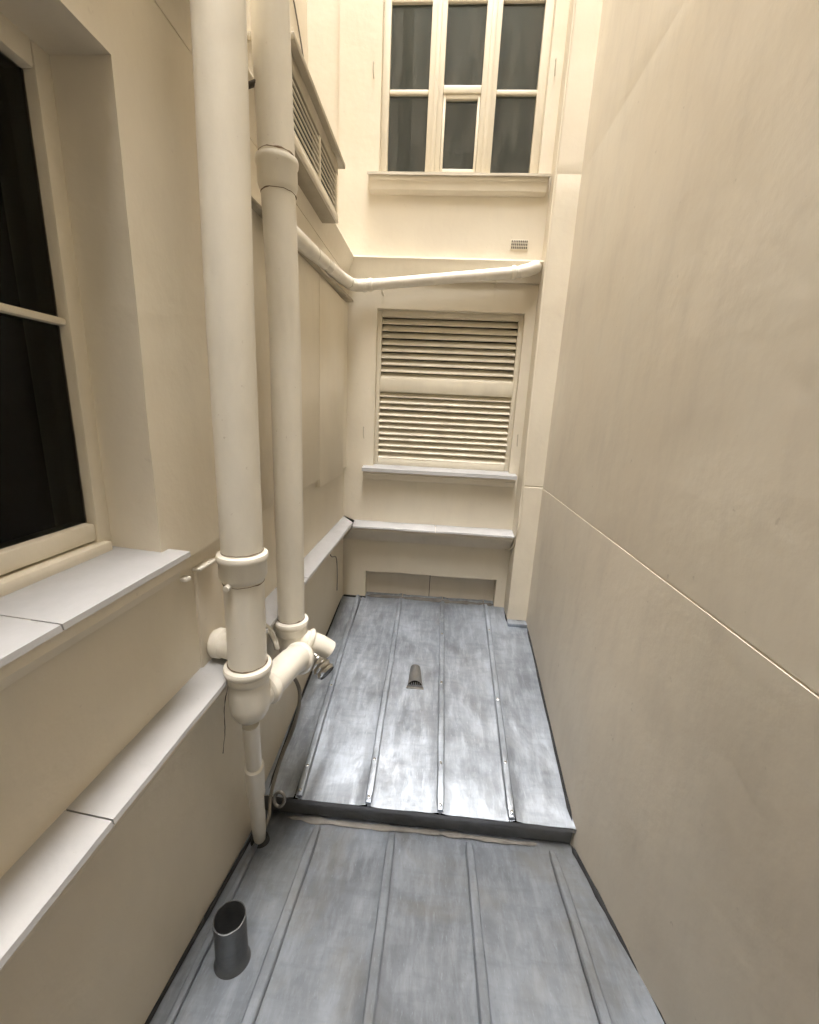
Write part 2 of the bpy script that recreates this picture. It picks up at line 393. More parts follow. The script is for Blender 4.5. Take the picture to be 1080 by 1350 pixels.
crust('mortar_crust', 'mortar', upper, [(-0.44, 2.662, zu(2.66) + 0.004), (-0.1, 2.668, zu(2.66) + 0.004), (0.2, 2.66, zu(2.66) + 0.004), (0.44, 2.665, zu(2.66) + 0.004)], 0.018, 0.018, 9)
crust('edge_shade_strip', 'edge_dark', upper, [(-0.60, 2.645, zu(2.64) + 0.003), (-0.52, 2.642, zu(2.64) + 0.003), (-0.44, 2.645, zu(2.64) + 0.003)], 0.012, 0.010, 10)
BX('flashing_plate', 'zup', upper, 0.505, 0.625, 2.440, 2.497, zu(2.44) + 0.001, zu(2.497) + 0.016, bev=0.003)

# ================================================================== long wall with the pipes
def dl(u, v): return 0.0 if v < 1.178 else -0.016
left = slab_wall('facade_wall', 'plaster', None, fleft(XL), YR, YB + 0.25, -0.2, 2.36, holes=[(-0.28, 0.82, 1.222, 2.105)], thick=0.22, disp=dl, vex=(1.176, 1.180))
tag(left, 'cream plastered wall with a sash window, a long ledge and two soil pipes', 'wall')
slab_wall('upper_wall', 'plaster', left, fleft(XLU), YR, YB + 0.25, 2.36, TOP, thick=0.2, step=0.14)
BX('setback_shelf', 'plaster', left, XLU - 0.01, XL + 0.02, YR, YB - 0.002, 2.34, 2.372)
# cornice between the two storeys
CORN = [(-0.02, 2.385), (0.055, 2.385), (0.058, 2.376), (0.050, 2.366), (0.046, 2.350), (0.024, 2.310), (0.018, 2.278), (-0.02, 2.272)]
sweep('cornice', 'plaster', left, CORN, 'left', YR, YB, XL, 0, -1.0)
# ledge
LEDGE = [(-0.02, 0.830), (0.076, 0.824), (0.076, 0.806), (0.062, 0.800), (0.050, 0.772), (0.020, 0.742), (0.012, 0.715), (-0.02, 0.712)]
ledge = sweep('ledge', 'low', left, LEDGE, 'left', YR, YB, XL, 0, -1.2)
def coping(name, parent, axis, a, b, origin, out, ztop, fall, m_a=0.0, m_b=0.0):
    prof = [(-0.01, ztop + fall * 1), (out, ztop), (out + 0.002, ztop - 0.010), (out, ztop - 0.011), (out - 0.004, ztop - 0.004), (-0.01, ztop + fall - 0.005)]
    return sweep(name, 'coping', parent, prof, axis, a, b, origin, m_a, m_b, 0.05, 0.0028)
for a, b in ((YR, -0.4), (-0.397, 0.536), (0.539, 1.62), (1.623, YB)):
    coping('coping_sheet', ledge, 'left', a, b, XL, 0.084, 0.838, 0.012, m_b=-1.2 if b > 2.5 else 0.0)
# window sill
SILL = [(-0.115, 1.216), (0.060, 1.206), (0.060, 1.186), (0.048, 1.180), (0.040, 1.160), (0.012, 1.150), (-0.02, 1.148)]
sill = sweep('window_sill', 'plaster', left, SILL, 'left', -0.34, 0.838, XL, 0, 0)
for a, b in ((-0.34, 0.520), (0.523, 0.846)):
    sweep('coping_sheet', 'coping', sill, [(-0.112, 1.232), (0.066, 1.220), (0.068, 1.209), (0.065, 1.208), (0.061, 1.215), (-0.112, 1.226)], 'left', a, b, XL, 0, 0, 0.05, 0.0026)
# sash window in the deep reveal
wbm = bmesh.new()
XF = -0.700
box(wbm, XF - 0.06, XF, 0.789, 0.828, 1.22, 2.11, 0.005); box(wbm, XF - 0.06, XF, -0.29, -0.249, 1.22, 2.11, 0.005)
box(wbm, XF - 0.059, XF - 0.001, -0.249, 0.789, 2.065, 2.11, 0.005)
win = obj('window', wbm, 'trim', left)
BX('frame_rail', 'trim', win, XF - 0.058, XF + 0.016, -0.25, 0.806, 1.222, 1.250, bev=0.006)
BX('frame_rail', 'trim', win, XF - 0.056, XF - 0.003, -0.249, 0.789, 1.2535, 1.292, bev=0.006)
BX('glazing_bar', 'trim', win, XF - 0.050, XF - 0.006, -0.249, 0.789, 1.673, 1.686, bev=0.004)
for z0, z1 in ((1.292, 1.673), (1.686, 2.065)):
    BX('pane', 'glass', win, XF - 0.026, XF - 0.022, -0.249, 0.789, z0, z1)
def room(name, parent, x0, x1, y0, y1, z0, z1, open_side):
    bm = bmesh.new(); v = [bm.verts.new((x, y, z)) for x in (x0, x1) for y in (y0, y1) for z in (z0, z1)]
    for k, q in {'-x': (0, 1, 3, 2), '+x': (4, 6, 7, 5), '-y': (0, 4, 5, 1), '+y': (2, 3, 7, 6), '-z': (0, 2, 6, 4), '+z': (1, 5, 7, 3)}.items():
        if k != open_side: bm.faces.new([v[i] for i in q])
    return obj(name, bm, 'room', parent, None)
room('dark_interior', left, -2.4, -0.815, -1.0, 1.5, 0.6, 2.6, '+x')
# boarding on the wall beyond the pipes
board_ed = ((1.10, 1.52, 1.200), (1.525, 1.984, 1.202), (1.990, 2.474, 1.160))
for a, b, z0 in board_ed:
    BX('wall_board', 'plaster', left, XL + 0.010, XL + 0.034, a, b, z0, 2.095 + 0.012 * a, bev=0.003)
bm = bmesh.new(); box(bm, XL + 0.010, XL + 0.058, 1.10, 2.60, 2.092, 2.104, 0.003)
for v in bm.verts: v.co.z += 0.045 * (v.co.y - 1.5)
obj('drip_strip', bm, 'boxgrey', left)
# chases and a peg between the sill and the ledge
BX('pipe_chase', 'low', left, XL - 0.01, XL + 0.007, 0.955, 1.070, 0.842, 1.128, bev=0.003, jit=0.001)
BX('pipe_bracket', 'wpipe', left, XL - 0.005, XL + 0.024, 0.950, 1.030, 1.128, 1.136, bev=0.003, jit=0.001)
BX('wall_peg', 'wpipe', left, XL, XL + 0.020, 0.896, 0.918, 1.120, 1.131, bev=0.004, jit=0.002)
# hairline cracks
def crack(parent, pts, wd=0.0016):
    P = bez(pts, 6); P = [p + Vector((0, 0.004 * noise.noise(p * 40), 0.004 * noise.noise(p * 33 + Vector((3, 3, 3))))) for p in P]
    TB('crack', 'iron', parent, P, [wd * (0.4 + abs(noise.noise(p * 25)) * 1.6) for p in P], n=5)
crack(left, [(XL + 0.001, 1.085, 0.70), (XL + 0.001, 1.055, 0.64), (XL + 0.001, 1.05, 0.56), (XL + 0.001, 1.03, 0.50)], 0.0012)

# ================================================================== end wall with two windows
def dback(u, v):
    d = 0.0
    if u < -0.652: d += 0.035
    return d
back = slab_wall('end_wall', 'plaster', None, fback(YB), -1.05, 0.70, -0.2, TOP, thick=0.22,
                 holes=[(-0.415, 0.448, 1.190, 2.125), (-0.425, 0.440, 2.790, 4.20), (-0.448, 0.440, 0.15, 0.472)], disp=dback, uex=(-0.654, -0.650))
tag(back, 'cream end wall with a tall casement window above a louvred opening', 'wall')
sweep('cornice', 'plaster', back, CORN, 'back', XL, 0.512, YB, 1.0, 0)
bl = sweep('ledge', 'low', back, [(-0.02, 0.816), (0.098, 0.802), (0.098, 0.786), (0.086, 0.780), (0.074, 0.756), (0.038, 0.726), (0.026, 0.700), (-0.02, 0.698)], 'back', XL, 0.500, YB, 0.75, 0)
for a, b in ((XL, 0.008), (0.011, 0.505)):
    coping('coping_sheet', bl, 'back', a, b, YB, 0.106, 0.815, 0.014, m_a=0.79 if a < -0.5 else 0.0)
BX('niche_back', 'low', back, -0.50, 0.49, YB + 0.065, YB + 0.19, 0.2, 0.52)
BX('niche_joint', 'iron', back, -0.008, -0.004, YB + 0.063, YB + 0.08, 0.28, 0.475)
# sill of the louvred opening
s1 = sweep('window_sill', 'plaster', back, [(-0.06, 1.186), (0.060, 1.176), (0.060, 1.150), (0.048, 1.144), (0.040, 1.118), (0.0, 1.108), (-0.02, 1.108)], 'back', -0.470, 0.482, YB, 0, 0)
sweep('coping_sheet', 'coping', s1, [(-0.055, 1.200), (0.066, 1.188), (0.069, 1.166), (0.065, 1.165), (0.061, 1.180), (-0.055, 1.193)], 'back', -0.476, 0.488, YB, 0, 0, 0.06, 0.002)
# louvred shutters
fb = bmesh.new(); YF = YB + 0.045
box(fb, -0.418, -0.392, YF, YF + 0.04, 1.20, 2.13, 0.004); box(fb, 0.424, 0.452, YF, YF + 0.04, 1.20, 2.13, 0.004)
box(fb, -0.392, 0.424, YF - 0.008, YF + 0.04, 1.656, 1.735, 0.004); box(fb, -0.392, 0.424, YF, YF + 0.04, 2.092, 2.13, 0.004); box(fb, -0.392, 0.424, YF, YF + 0.04, 1.198, 1.240, 0.004)
shut = obj('louvre_shutter', fb, 'louver', back)
def slat_mesh(length, deep=0.048, th=0.008, ang=46):
    bm = bmesh.new(); box(bm, -length / 2, length / 2, -deep / 2, deep / 2, -th / 2, th / 2, 0.002, 1)
    bmesh.ops.rotate(bm, verts=bm.verts[:], cent=(0, 0, 0), matrix=Matrix.Rotation(R_(ang), 3, 'X'))
    bmesh.ops.recalc_face_normals(bm, faces=bm.faces[:])
    me = bpy.data.meshes.new('slat'); bm.to_mesh(me); bm.free(); me.materials.append(M['louver']); return me
sm = slat_mesh(0.816)
for z0, z1, n in ((1.735, 2.092, 9), (1.240, 1.662, 11)):
    for i in range(n):
        o = bpy.data.objects.new('slat', sm); COL.objects.link(o); o.parent = shut
        o.location = (0.016 + random.uniform(-0.001, 0.001), YF + (0.034 if z0 > 1.5 else 0.018), z0 + (z1 - z0) * (i + 0.5) / n + random.uniform(-0.0015, 0.0015))
        o.rotation_euler = (R_(random.uniform(-2.5, 2.5)), R_(random.uniform(-0.15, 0.15)), 0)
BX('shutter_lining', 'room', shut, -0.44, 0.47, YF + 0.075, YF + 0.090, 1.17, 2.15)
# tall casement window
fw_ = bmesh.new(); YW = YB + 0.05; ZT = 4.10
box(fw_, -0.43, -0.388, YW, YW + 0.05, 2.80, ZT, 0.004); box(fw_, 0.398, 0.445, YW, YW + 0.05, 2.80, ZT, 0.004)
box(fw_, -0.388, 0.398, YW, YW + 0.05, 2.80, 2.838, 0.004); box(fw_, -0.388, 0.398, YW, YW + 0.05, ZT - 0.05, ZT + 0.15, 0.004)
for xm in (-0.1365, 0.145): box(fw_, xm - 0.040, xm + 0.040, YW, YW + 0.05, 2.838, ZT - 0.05, 0.004)
cas = obj('casement_window', fw_, 'trim', back)
for xm in (-0.1365, 0.145): BX('cover_bead', 'trim', cas, xm - 0.013, xm + 0.013, YW - 0.012, YW + 0.004, 2.832, ZT - 0.04, bev=0.004)
for x0, x1 in ((-0.388, -0.1765), (-0.0965, 0.105), (0.185, 0.398)):
    mid_ = x0 < 0 < x1
    for z in (3.205, 3.60):
        BX('glazing_bar', 'trim', cas, x0, x1, YW + 0.006 - (0.010 if mid_ and z < 3.3 else 0), YW + 0.040, z, z + (0.036 if mid_ and z < 3.3 else 0.022), bev=0.004)
    if mid_:
        f2 = bmesh.new()
        box(f2, x0 + 0.001, x0 + 0.016, YW + 0.004, YW + 0.036, 2.839, 3.204, 0.003); box(f2, x1 - 0.016, x1 - 0.001, YW + 0.004, YW + 0.036, 2.839, 3.204, 0.003)
        box(f2, x0 + 0.016, x1 - 0.016, YW + 0.004, YW + 0.036, 2.839, 2.862, 0.003); box(f2, x0 + 0.016, x1 - 0.016, YW + 0.004, YW + 0.036, 3.184, 3.204, 0.003)
        obj('small_sash', f2, 'trim', cas)
    for z0, z1 in ((2.838, 3.205), (3.227, 3.60), (3.622, ZT - 0.05)):
        BX('pane', 'glassup', cas, x0, x1, YW + 0.022, YW + 0.026, z0, z1)
BX('curtain', plain('grey_curtain', (0.15, 0.17, 0.18), 0.9, 0, 0.3, 4), cas, -0.5, 0.52, YB + 0.21, YB + 0.214, 2.7, 4.3)
s2 = sweep('window_sill', 'plaster', back, [(-0.06, 2.800), (0.046, 2.786), (0.046, 2.768), (0.036, 2.762), (0.032, 2.720), (0.014, 2.708), (-0.02, 2.706)], 'back', -0.470, 0.486, YB, 0, 0)
sweep('coping_sheet', 'boxgrey', s2, [(-0.055, 2.808), (0.053, 2.794), (0.055, 2.780), (0.053, 2.779), (0.049, 2.788), (-0.055, 2.803)], 'back', -0.482, 0.498, YB, 0, 0, 0.06, 0.002)
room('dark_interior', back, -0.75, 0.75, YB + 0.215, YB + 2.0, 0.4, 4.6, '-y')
# little shutter stays
for x, z in ((-0.480, 1.40), (0.477, 1.40), (-0.467, 3.27), (0.467, 3.28)):
    bm = bmesh.new(); tube(bm, bez([(x, YB + 0.004, z + 0.03), (x, YB - 0.012, z + 0.034), (x, YB - 0.012, z - 0.01), (x + 0.003, YB - 0.006, z - 0.035)], 5), 0.0024, n=8)
    obj('shutter_stay', bm, 'boxgrey', back)

# ================================================================== corner pier and the blank wall
def groove(v, zs, wd=0.004, dp=0.005):
    return dp if any(abs(v - z) < wd for z in zs) else 0.0
pier = slab_wall('corner_pier', 'plaster', None, fback(2.50), 0.507, 0.66, -0.2, TOP, thick=0.16,
                 disp=lambda u, v: groove(v, (1.142,), 0.004, 0.003) + groove(v, (2.745,), 0.004, 0.0010), vex=(1.136, 1.140, 1.144, 1.148, 2.740, 2.744, 2.747, 2.751), amp=0.003, smooth=22)
tag(pier, 'narrow cream pier in the corner beside the louvred opening', 'pier')
def dright(u, v):
    d = groove(v, (1.1365,), 0.0022, 0.0024) + groove(v, (2.742,), 0.0025, 0.0001)
    if v < 1.136:
        k = 1 - max(v, 0) / 1.136
        pts = ((-1.0, -0.030), (0.75, -0.030), (1.3, 0.045), (1.9, 0.022), (2.5, 0.004), (3.0, 0.004))
        for (a, fa), (b_, fb_) in zip(pts, pts[1:]):
            if a <= u <= b_: d -= 0.0008 + k * (fa + (fb_ - fa) * (u - a) / (b_ - a)); break
    d += 0.006 * noise.noise(Vector((u * 0.9, v * 0.9, 3.0)))
    return d
blank = slab_wall('blank_wall', 'blank', None, fright, YR, YB + 0.2, -0.2, TOP, thick=0.2, step=0.08, disp=dright,
                  vex=(1.1335, 1.1345, 1.1385, 1.1395, 2.738, 2.740, 2.744, 2.746), amp=0.0025, smooth=22)
tag(blank, 'blank cream rendered wall scored by a thin horizontal joint', 'wall')
rear = slab_wall('shaft_wall', 'plaster', None, lambda u, v, d: (u, YR - d, v), -1.1, 0.85, -0.2, TOP + 0.6, thick=0.2, step=0.2)
tag(rear, 'plain cream wall closing the shaft opposite the louvred opening', 'wall')

# ================================================================== soil pipes
def collar(bm, x, y, z0, z1, r, flare=0.010):
    lathe_z(bm, x, y, [(r * 0.96, z0 - 0.012), (r + flare * 0.35, z0 - 0.004), (r + flare * 0.75, z0 + 0.006), (r + flare * 0.7, z1 - 0.022), (r + flare * 1.05, z1 - 0.016), (r + flare * 1.15, z1 - 0.006), (r + flare * 0.95, z1), (r * 0.97, z1 + 0.004)], 36, 0.012)
AX, AY, AR = -0.480, 0.970, 0.0505
ZA = lambda: None
A = empty('soil_pipe', (AX, AY, 0.70))
def P(parent, name, mat, bm):
    o = obj(name, bm, mat); o.parent = parent; o.matrix_parent_inverse = Matrix.Translation(parent.location).inverted(); return o
def zs(a, b, n): return [a + (b - a) * i / n for i in range(n + 1)]
bm = bmesh.new(); lathe_z(bm, AX, AY, [(AR * (1 + 0.004 * noise.noise(Vector((0, 0, z * 6)))), z) for z in zs(1.10, 8.2, 90)], 36, 0.004); P(A, 'pipe_length', 'pipe', bm)
bm = bmesh.new(); lathe_z(bm, AX, AY, [(AR * 0.985, z) for z in zs(0.80, 1.11, 8)], 36, 0.005); P(A, 'pipe_length', 'pipe', bm)
bm = bmesh.new(); collar(bm, AX, AY, 1.118, 1.180, AR, 0.011); c1 = P(A, 'collar', 'pipe', bm)
bm = bmesh.new(); tube(bm, [(AX - 0.014, AY - 0.046, 1.108), (AX - 0.015, AY - 0.064, 1.106)], 0.008, n=12); P(A, 'bolt', 'wpipe', bm)
bm = bmesh.new(); collar(bm, AX, AY, 0.822, 0.862, AR, 0.011); P(A, 'collar', 'pipe', bm)
bm = bmesh.new(); lathe_z(bm, AX, AY, [(AR + 0.002, 0.83), (AR + 0.003, 0.79), (AR + 0.003, 0.745), (AR, 0.720), (AR - 0.009, 0.702), (0.029, 0.690), (0.022, 0.685)], 36, 0.015); P(A, 'branch_body', 'pipe', bm)
BR = bez([(AX + 0.005, AY + 0.01, 0.745), (AX + 0.030, AY + 0.08, 0.752), (-0.432, 1.16, 0.745), (-0.426, 1.235, 0.715), (-0.440, 1.285, 0.665)], 10)
bm = bmesh.new(); tube(bm, BR, [0.045] * len(BR), n=28, wob=0.01); P(A, 'branch_pipe', 'pipe', bm)
bm = bmesh.new(); i0 = int(len(BR) * 0.13); tube(bm, BR[i0:i0 + 5], [0.046, 0.053, 0.054, 0.052, 0.045], n=28); P(A, 'collar', 'pipe', bm)
bm = bmesh.new(); i0 = int(len(BR) * 0.63); tube(bm, BR[i0:i0 + 5], [0.045, 0.051, 0.053, 0.051, 0.045], n=28); P(A, 'collar', 'pipe', bm)
# thin outlet slanting down to the wall foot
o0, o1 = Vector((AX - 0.002, AY + 0.002, 0.67)), Vector((-0.556, 1.146, 0.012))
def along(t): return o0 + (o1 - o0) * t
bm = bmesh.new(); tube(bm, [along(t) for t in zs(0, 0.72, 8)], 0.0235, n=22, wob=0.02); P(A, 'outlet_pipe', 'pipe', bm)
bm = bmesh.new(); tube(bm, [along(t) for t in (0.30, 0.308, 0.33, 0.50, 0.525, 0.532)], [0.0240, 0.0295, 0.029, 0.028, 0.0285, 0.024], n=22, wob=0.03); P(A, 'coupling', 'pipe', bm)
bm = bmesh.new(); tube(bm, [along(t) for t in (0.66, 0.72, 0.85, 0.95, 1.0)], [0.022, 0.0245, 0.0235, 0.0205, 0.018], n=22, wob=0.04); P(A, 'outlet_pipe', 'pipe', bm)
bm = bmesh.new(); tube(bm, [(-0.556, 1.146, zl(1.146) - 0.004), (-0.556, 1.146, zl(1.146) + 0.010), (-0.5555, 1.145, zl(1.146) + 0.022)], [0.034, 0.030, 0.021], n=18, wob=0.15); P(A, 'grommet', 'edge_dark', bm)
bm = bmesh.new(); tube(bm, [(XL - 0.02, 1.018, 0.890), (XL + 0.03, 1.012, 0.890), (AX - 0.02, AY + 0.012, 0.892)], [0.036, 0.035, 0.033], n=24, wob=0.03); P(A, 'wall_stub', 'pipe', bm)
bm = bmesh.new(); tube(bm, [(XL + 0.012, 1.014, 0.890), (XL + 0.018, 1.014, 0.890), (XL + 0.036, 1.012, 0.890), (XL + 0.042, 1.012, 0.890)], [0.036, 0.042, 0.041, 0.035], n=24, wob=0.03); P(A, 'collar', 'pipe', bm)
bm = bmesh.new(); tube(bm, [(XL - 0.01, AY + 0.03, 2.335), (AX - 0.045, AY + 0.005, 2.335)], 0.008, n=10); P(A, 'wall_hook', 'iron', bm)
def joint(parent, x, y, z, r):
    P_ = [Vector((x + r * math.cos(t), lean(x, y, z) + r * math.sin(t), z + 0.002 * noise.noise(Vector((math.cos(t) * 3, math.sin(t) * 3, z * 7))))) for t in [2 * math.pi * i / 40 for i in range(41)]]
    bm = bmesh.new(); tube(bm, P_, [0.0008 + 0.0030 * max(0.0, noise.noise(p * 45)) for p in P_], n=6, cap=False); P(parent, 'joint_line', 'rust', bm)
joint(A, AX, AY, 1.187, AR); joint(A, AX, AY, 0.869, AR); joint(A, AX, AY, 1.104, AR)
tag(A, 'thick cream soil pipe ending in a tee above a thin slanting outlet', 'pipe')

BX_, BY_, BR_ = -0.480, 1.305, 0.0462
Bp = empty('soil_pipe', (BX_, BY_, 0.68))
bm = bmesh.new(); lathe_z(bm, BX_, BY_, [(BR_ * (1.02 + 0.004 * noise.noise(Vector((0, 3, z * 6)))), z) for z in zs(2.15, 8.2, 76)], 36, 0.004); P(Bp, 'pipe_length', 'pipe', bm)
bm = bmesh.new(); lathe_z(bm, BX_, BY_, [(BR_ * (0.985 + 0.004 * noise.noise(Vector((0, 5, z * 6)))), z) for z in zs(0.76, 2.16, 24)], 36, 0.004); P(Bp, 'pipe_length', 'pipe', bm)
bm = bmesh.new(); collar(bm, BX_, BY_, 2.118, 2.185, BR_ * 1.0, 0.009); c2 = P(Bp, 'collar', 'pipe', bm)
bm = bmesh.new(); tube(bm, [(BX_ - 0.005, BY_ - 0.055, 2.140), (BX_ - 0.004, BY_ - 0.060, 2.118)], 0.004, n=8); P(Bp, 'bolt', 'iron', bm)
bm = bmesh.new(); collar(bm, BX_, BY_, 0.772, 0.818, BR_, 0.012); P(Bp, 'collar', 'wpipe', bm)
bm = bmesh.new(); lathe_z(bm, BX_, BY_, [(BR_ + 0.002, 0.785), (BR_ + 0.004, 0.75), (BR_ + 0.003, 0.72), (BR_ - 0.004, 0.690), (0.032, 0.665), (0.015, 0.652), (0.004, 0.650)], 36, 0.015); P(Bp, 'elbow_body', 'pipe', bm)
EL = bez([(BX_ + 0.005, BY_ - 0.002, 0.745), (BX_ + 0.055, BY_ + 0.005, 0.738), (BX_ + 0.100, BY_ + 0.018, 0.715), (BX_ + 0.128, BY_ + 0.028, 0.690)], 8)
bm = bmesh.new(); tube(bm, EL, [0.034] * len(EL), n=28, wob=0.02); P(Bp, 'elbow_spout', 'pipe', bm)
bm = bmesh.new(); tube(bm, EL[8:12], [0.036, 0.043, 0.042, 0.035], n=28); P(Bp, 'collar', 'pipe', bm)
joint(Bp, BX_, BY_, 2.191, BR_ * 1.02); joint(Bp, BX_, BY_, 0.824, BR_); joint(Bp, BX_, BY_, 2.104, BR_)
bm = bmesh.new(); tube(bm, [(XL - 0.01, BY_ - 0.03, 2.33), (BX_ - 0.03, BY_ - 0.07, 2.33)], 0.007, n=10); P(Bp, 'wall_hook', 'iron', bm)
tag(Bp, 'cream soil pipe with a high collar and a short elbow spout over the zinc', 'pipe')

# crumpled silver duct end under the spout
D = empty('silver_duct', (-0.42, 1.42, 0.62))
DP = [Vector((-0.590, 1.46, 0.69)), Vector((-0.50, 1.41, 0.655)), Vector((-0.42, 1.375, 0.620)), Vector((-0.362, 1.345, 0.585))]
DP = bez(DP, 14)
bm = bmesh.new(); tube(bm, DP, [0.034 + 0.0032 * math.sin(i * 1.6) for i in range(len(DP))], n=28, cap=False, wob=0.06); P(D, 'duct_tube', 'foil', bm)
bm = bmesh.new(); tube(bm, DP[-3:], [0.029, 0.028, 0.027], n=20, wob=0.05); P(D, 'duct_core', 'dark', bm)  # black core filling the duct mouth
tag(D, 'crumpled silver metal duct end below the cream elbow spout', 'duct')
F_ = empty('foil_strap', (-0.50, 1.19, 0.80))
bm = bmesh.new(); tube(bm, bez([(-0.56, 1.20, 0.86), (-0.525, 1.205, 0.835), (-0.500, 1.20, 0.795), (-0.492, 1.20, 0.765)], 6), [0.010] * 19, n=8, wob=0.3)
st_ = obj('foil_strap', bm, 'foil'); bpy.data.objects.remove(F_); st_.name = 'foil_strap'
tag(st_, 'small twisted strip of shiny foil between the two soil pipes', 'strap')

# thin waste pipe along the corner
wp = empty('waste_pipe', (-0.53, 2.55, 2.2)); WR = 0.029
CZ = 2.232
pl = [(BX_ - 0.03, 1.33, 2.075), (-0.535, 1.45, 2.098), (-0.545, 1.80, 2.135), (-0.545, 2.30, 2.185), (-0.545, 2.48, 2.212)]
bm = bmesh.new(); tube(bm, pl, WR, n=22, wob=0.008); P(wp, 'pipe_length', 'wpipe', bm)
el = bez([(-0.545, 2.44, 2.206), (-0.545, 2.515, 2.216), (-0.522, 2.560, 2.222), (-0.45, 2.572, 2.228)], 8)
bm = bmesh.new(); tube(bm, el, WR + 0.003, n=22); P(wp, 'elbow', 'wpipe', bm)
bm = bmesh.new(); tube(bm, [(-0.47, 2.572, 2.226), (0.40, 2.572, 2.318)], WR, n=22, wob=0.006); P(wp, 'pipe_length', 'wpipe', bm)
for xa in (-0.490, -0.455, 0.335):
    bm = bmesh.new(); za = 2.226 + (xa + 0.47) * 0.1057; tube(bm, [(xa, 2.572, za), (xa + 0.004, 2.572, za), (xa + 0.020, 2.572, za + 0.002), (xa + 0.024, 2.572, za + 0.002)], [WR, WR + 0.006, WR + 0.006, WR], n=22); P(wp, 'collar', 'wpipe', bm)
e2 = bez([(0.385, 2.572, 2.316), (0.430, 2.570, 2.328), (0.462, 2.585, 2.345), (0.472, 2.640, 2.352), (0.472, 2.665, 2.352)], 8)
bm = bmesh.new(); tube(bm, e2, WR + 0.004, n=22); P(wp, 'elbow', 'wpipe', bm)
for xa in (-0.38, 0.26):
    za = 2.226 + (xa + 0.47) * 0.1057; bm = bmesh.new()
    tube(bm, [(xa, 2.572, za - WR - 0.003), (xa, 2.60, za - WR - 0.012), (xa, 2.652, za - WR - 0.012)], 0.004, n=8); P(wp, 'pipe_clip', 'trim', bm)
tag(wp, 'slender glossy cream waste pipe crossing the end wall under the cornice', 'pipe')

# ================================================================== ventilation box on the cornice
vb = empty('ventilation_box', (-0.66, 1.60, 2.386))
x0, x1, y0, y1, z0, z1 = XLU + 0.002, -0.505, 1.445, 2.045, 2.388, 2.560
XFc = -0.505
bm = bmesh.new(); box(bm, x0, x1 - 0.03, y0, y1 - 0.004, z0 - 0.02, z1, 0.002); P(vb, 'casing', 'boxgrey', bm)
bm = bmesh.new(); box(bm, x0, XFc + 0.022, y0 - 0.01, y1 + 0.045, z1 - 0.004, z1 + 0.016, 0.003)
for v in bm.verts:
    if v.co.x > -0.6: v.co.z -= 0.022 * 0
P(vb, 'lid', 'boxgrey', bm)
bm = bmesh.new(); box(bm, x1 - 0.03, x1, y0, y1, z1 - 0.050, z1 - 0.003, 0.003); P(vb, 'face_rail', 'boxgrey', bm)
bm = bmesh.new(); box(bm, x1 - 0.03, x1 + 0.004, y0, y1, z0 - 0.058, z0 - 0.030, 0.003); P(vb, 'face_rail', 'trim', bm)
for ya, yb in ((1.446, 1.470), (1.772, 1.792), (2.018, 2.044)):
    bm = bmesh.new(); box(bm, x1 - 0.028, x1 - 0.0015, ya, yb, z0 - 0.032, z1 - 0.048, 0.002); P(vb, 'face_post', 'trim', bm)
for ya, yb in ((1.470, 1.772), (1.792, 2.018)):
    bm = bmesh.new(); box(bm, x1 - 0.031, x1 - 0.0295, ya, yb, z0 - 0.02, z1 - 0.05); P(vb, 'dark_backing', 'dark', bm)
    ns = 7
    for i in range(ns):
        zc = z0 - 0.026 + (z1 - 0.052 - z0 + 0.026) * (i + 0.5) / ns; bm = bmesh.new()
        box(bm, -0.0022, 0.0022, ya, yb, -0.0034, 0.0034)
        bmesh.ops.rotate(bm, verts=bm.verts[:], cent=(0, 0, 0), matrix=Matrix.Rotation(R_(-12), 3, 'Y'))
        bmesh.ops.translate(bm, verts=bm.verts[:], vec=(x1 - 0.006, 0, zc)); P(vb, 'slat', 'trim', bm)
bm = bmesh.new(); box(bm, -0.575, x1 - 0.006, y0, y1 - 0.006, z0 - 0.060, z0 - 0.054, 0.001); P(vb, 'base_plate', 'boxgrey', bm)
tag(vb, 'beige louvred ventilation box with a flat lid perched over the cornice', 'vent')

# ================================================================== small things
# grille plate
gp = empty('wall_grille', (0.374, YB - 0.003, 2.474))
bm = bmesh.new(); box(bm, 0.326, 0.422, YB - 0.007, YB + 0.002, 2.449, 2.499, 0.002); P(gp, 'plate', 'trim', bm)
for r in range(3):
    for c in range(9):
        bm = bmesh.new(); xx = 0.3335 + c * 0.0101; zz = 2.4585 + r * 0.0155
        box(bm, xx - 0.0031, xx + 0.0031, YB - 0.0085, YB - 0.006, zz - 0.0052, zz + 0.0052); P(gp, 'slot', 'iron', bm)
tag(gp, 'tiny slotted ventilation grille under the tall casement window', 'grille')
# cable down the pier
cb = bmesh.new()
tube(cb, bez([(0.503, 2.492, 5.9), (0.500, 2.493, 4.4), (0.499, 2.492, 3.4), (0.500, 2.494, 2.5), (0.503, 2.493, 1.75), (0.508, 2.492, 1.32), (0.520, 2.490, 1.02), (0.505, 2.494, 0.84), (0.498, 2.56, 0.735), (0.47, 2.615, 0.70)], 14), 0.0042, n=8)
tag(obj('cable', cb, 'trim'), 'thin cream cable running down the edge of the corner pier', 'cable')
cb = bmesh.new()
tube(cb, bez([(XLU + 0.006, 2.00, 3.62), (XLU + 0.006, 2.3, 3.50), (XLU + 0.006, 2.5, 3.38), (XLU + 0.008, 2.62, 3.2), (XLU + 0.010, 2.665, 2.8), (XLU + 0.010, 2.665, 2.45)], 12), 0.004, n=8)
tag(obj('cable', cb, 'cable'), 'thin dark cable sagging into the corner above the ventilation box', 'cable')
cb = bmesh.new()
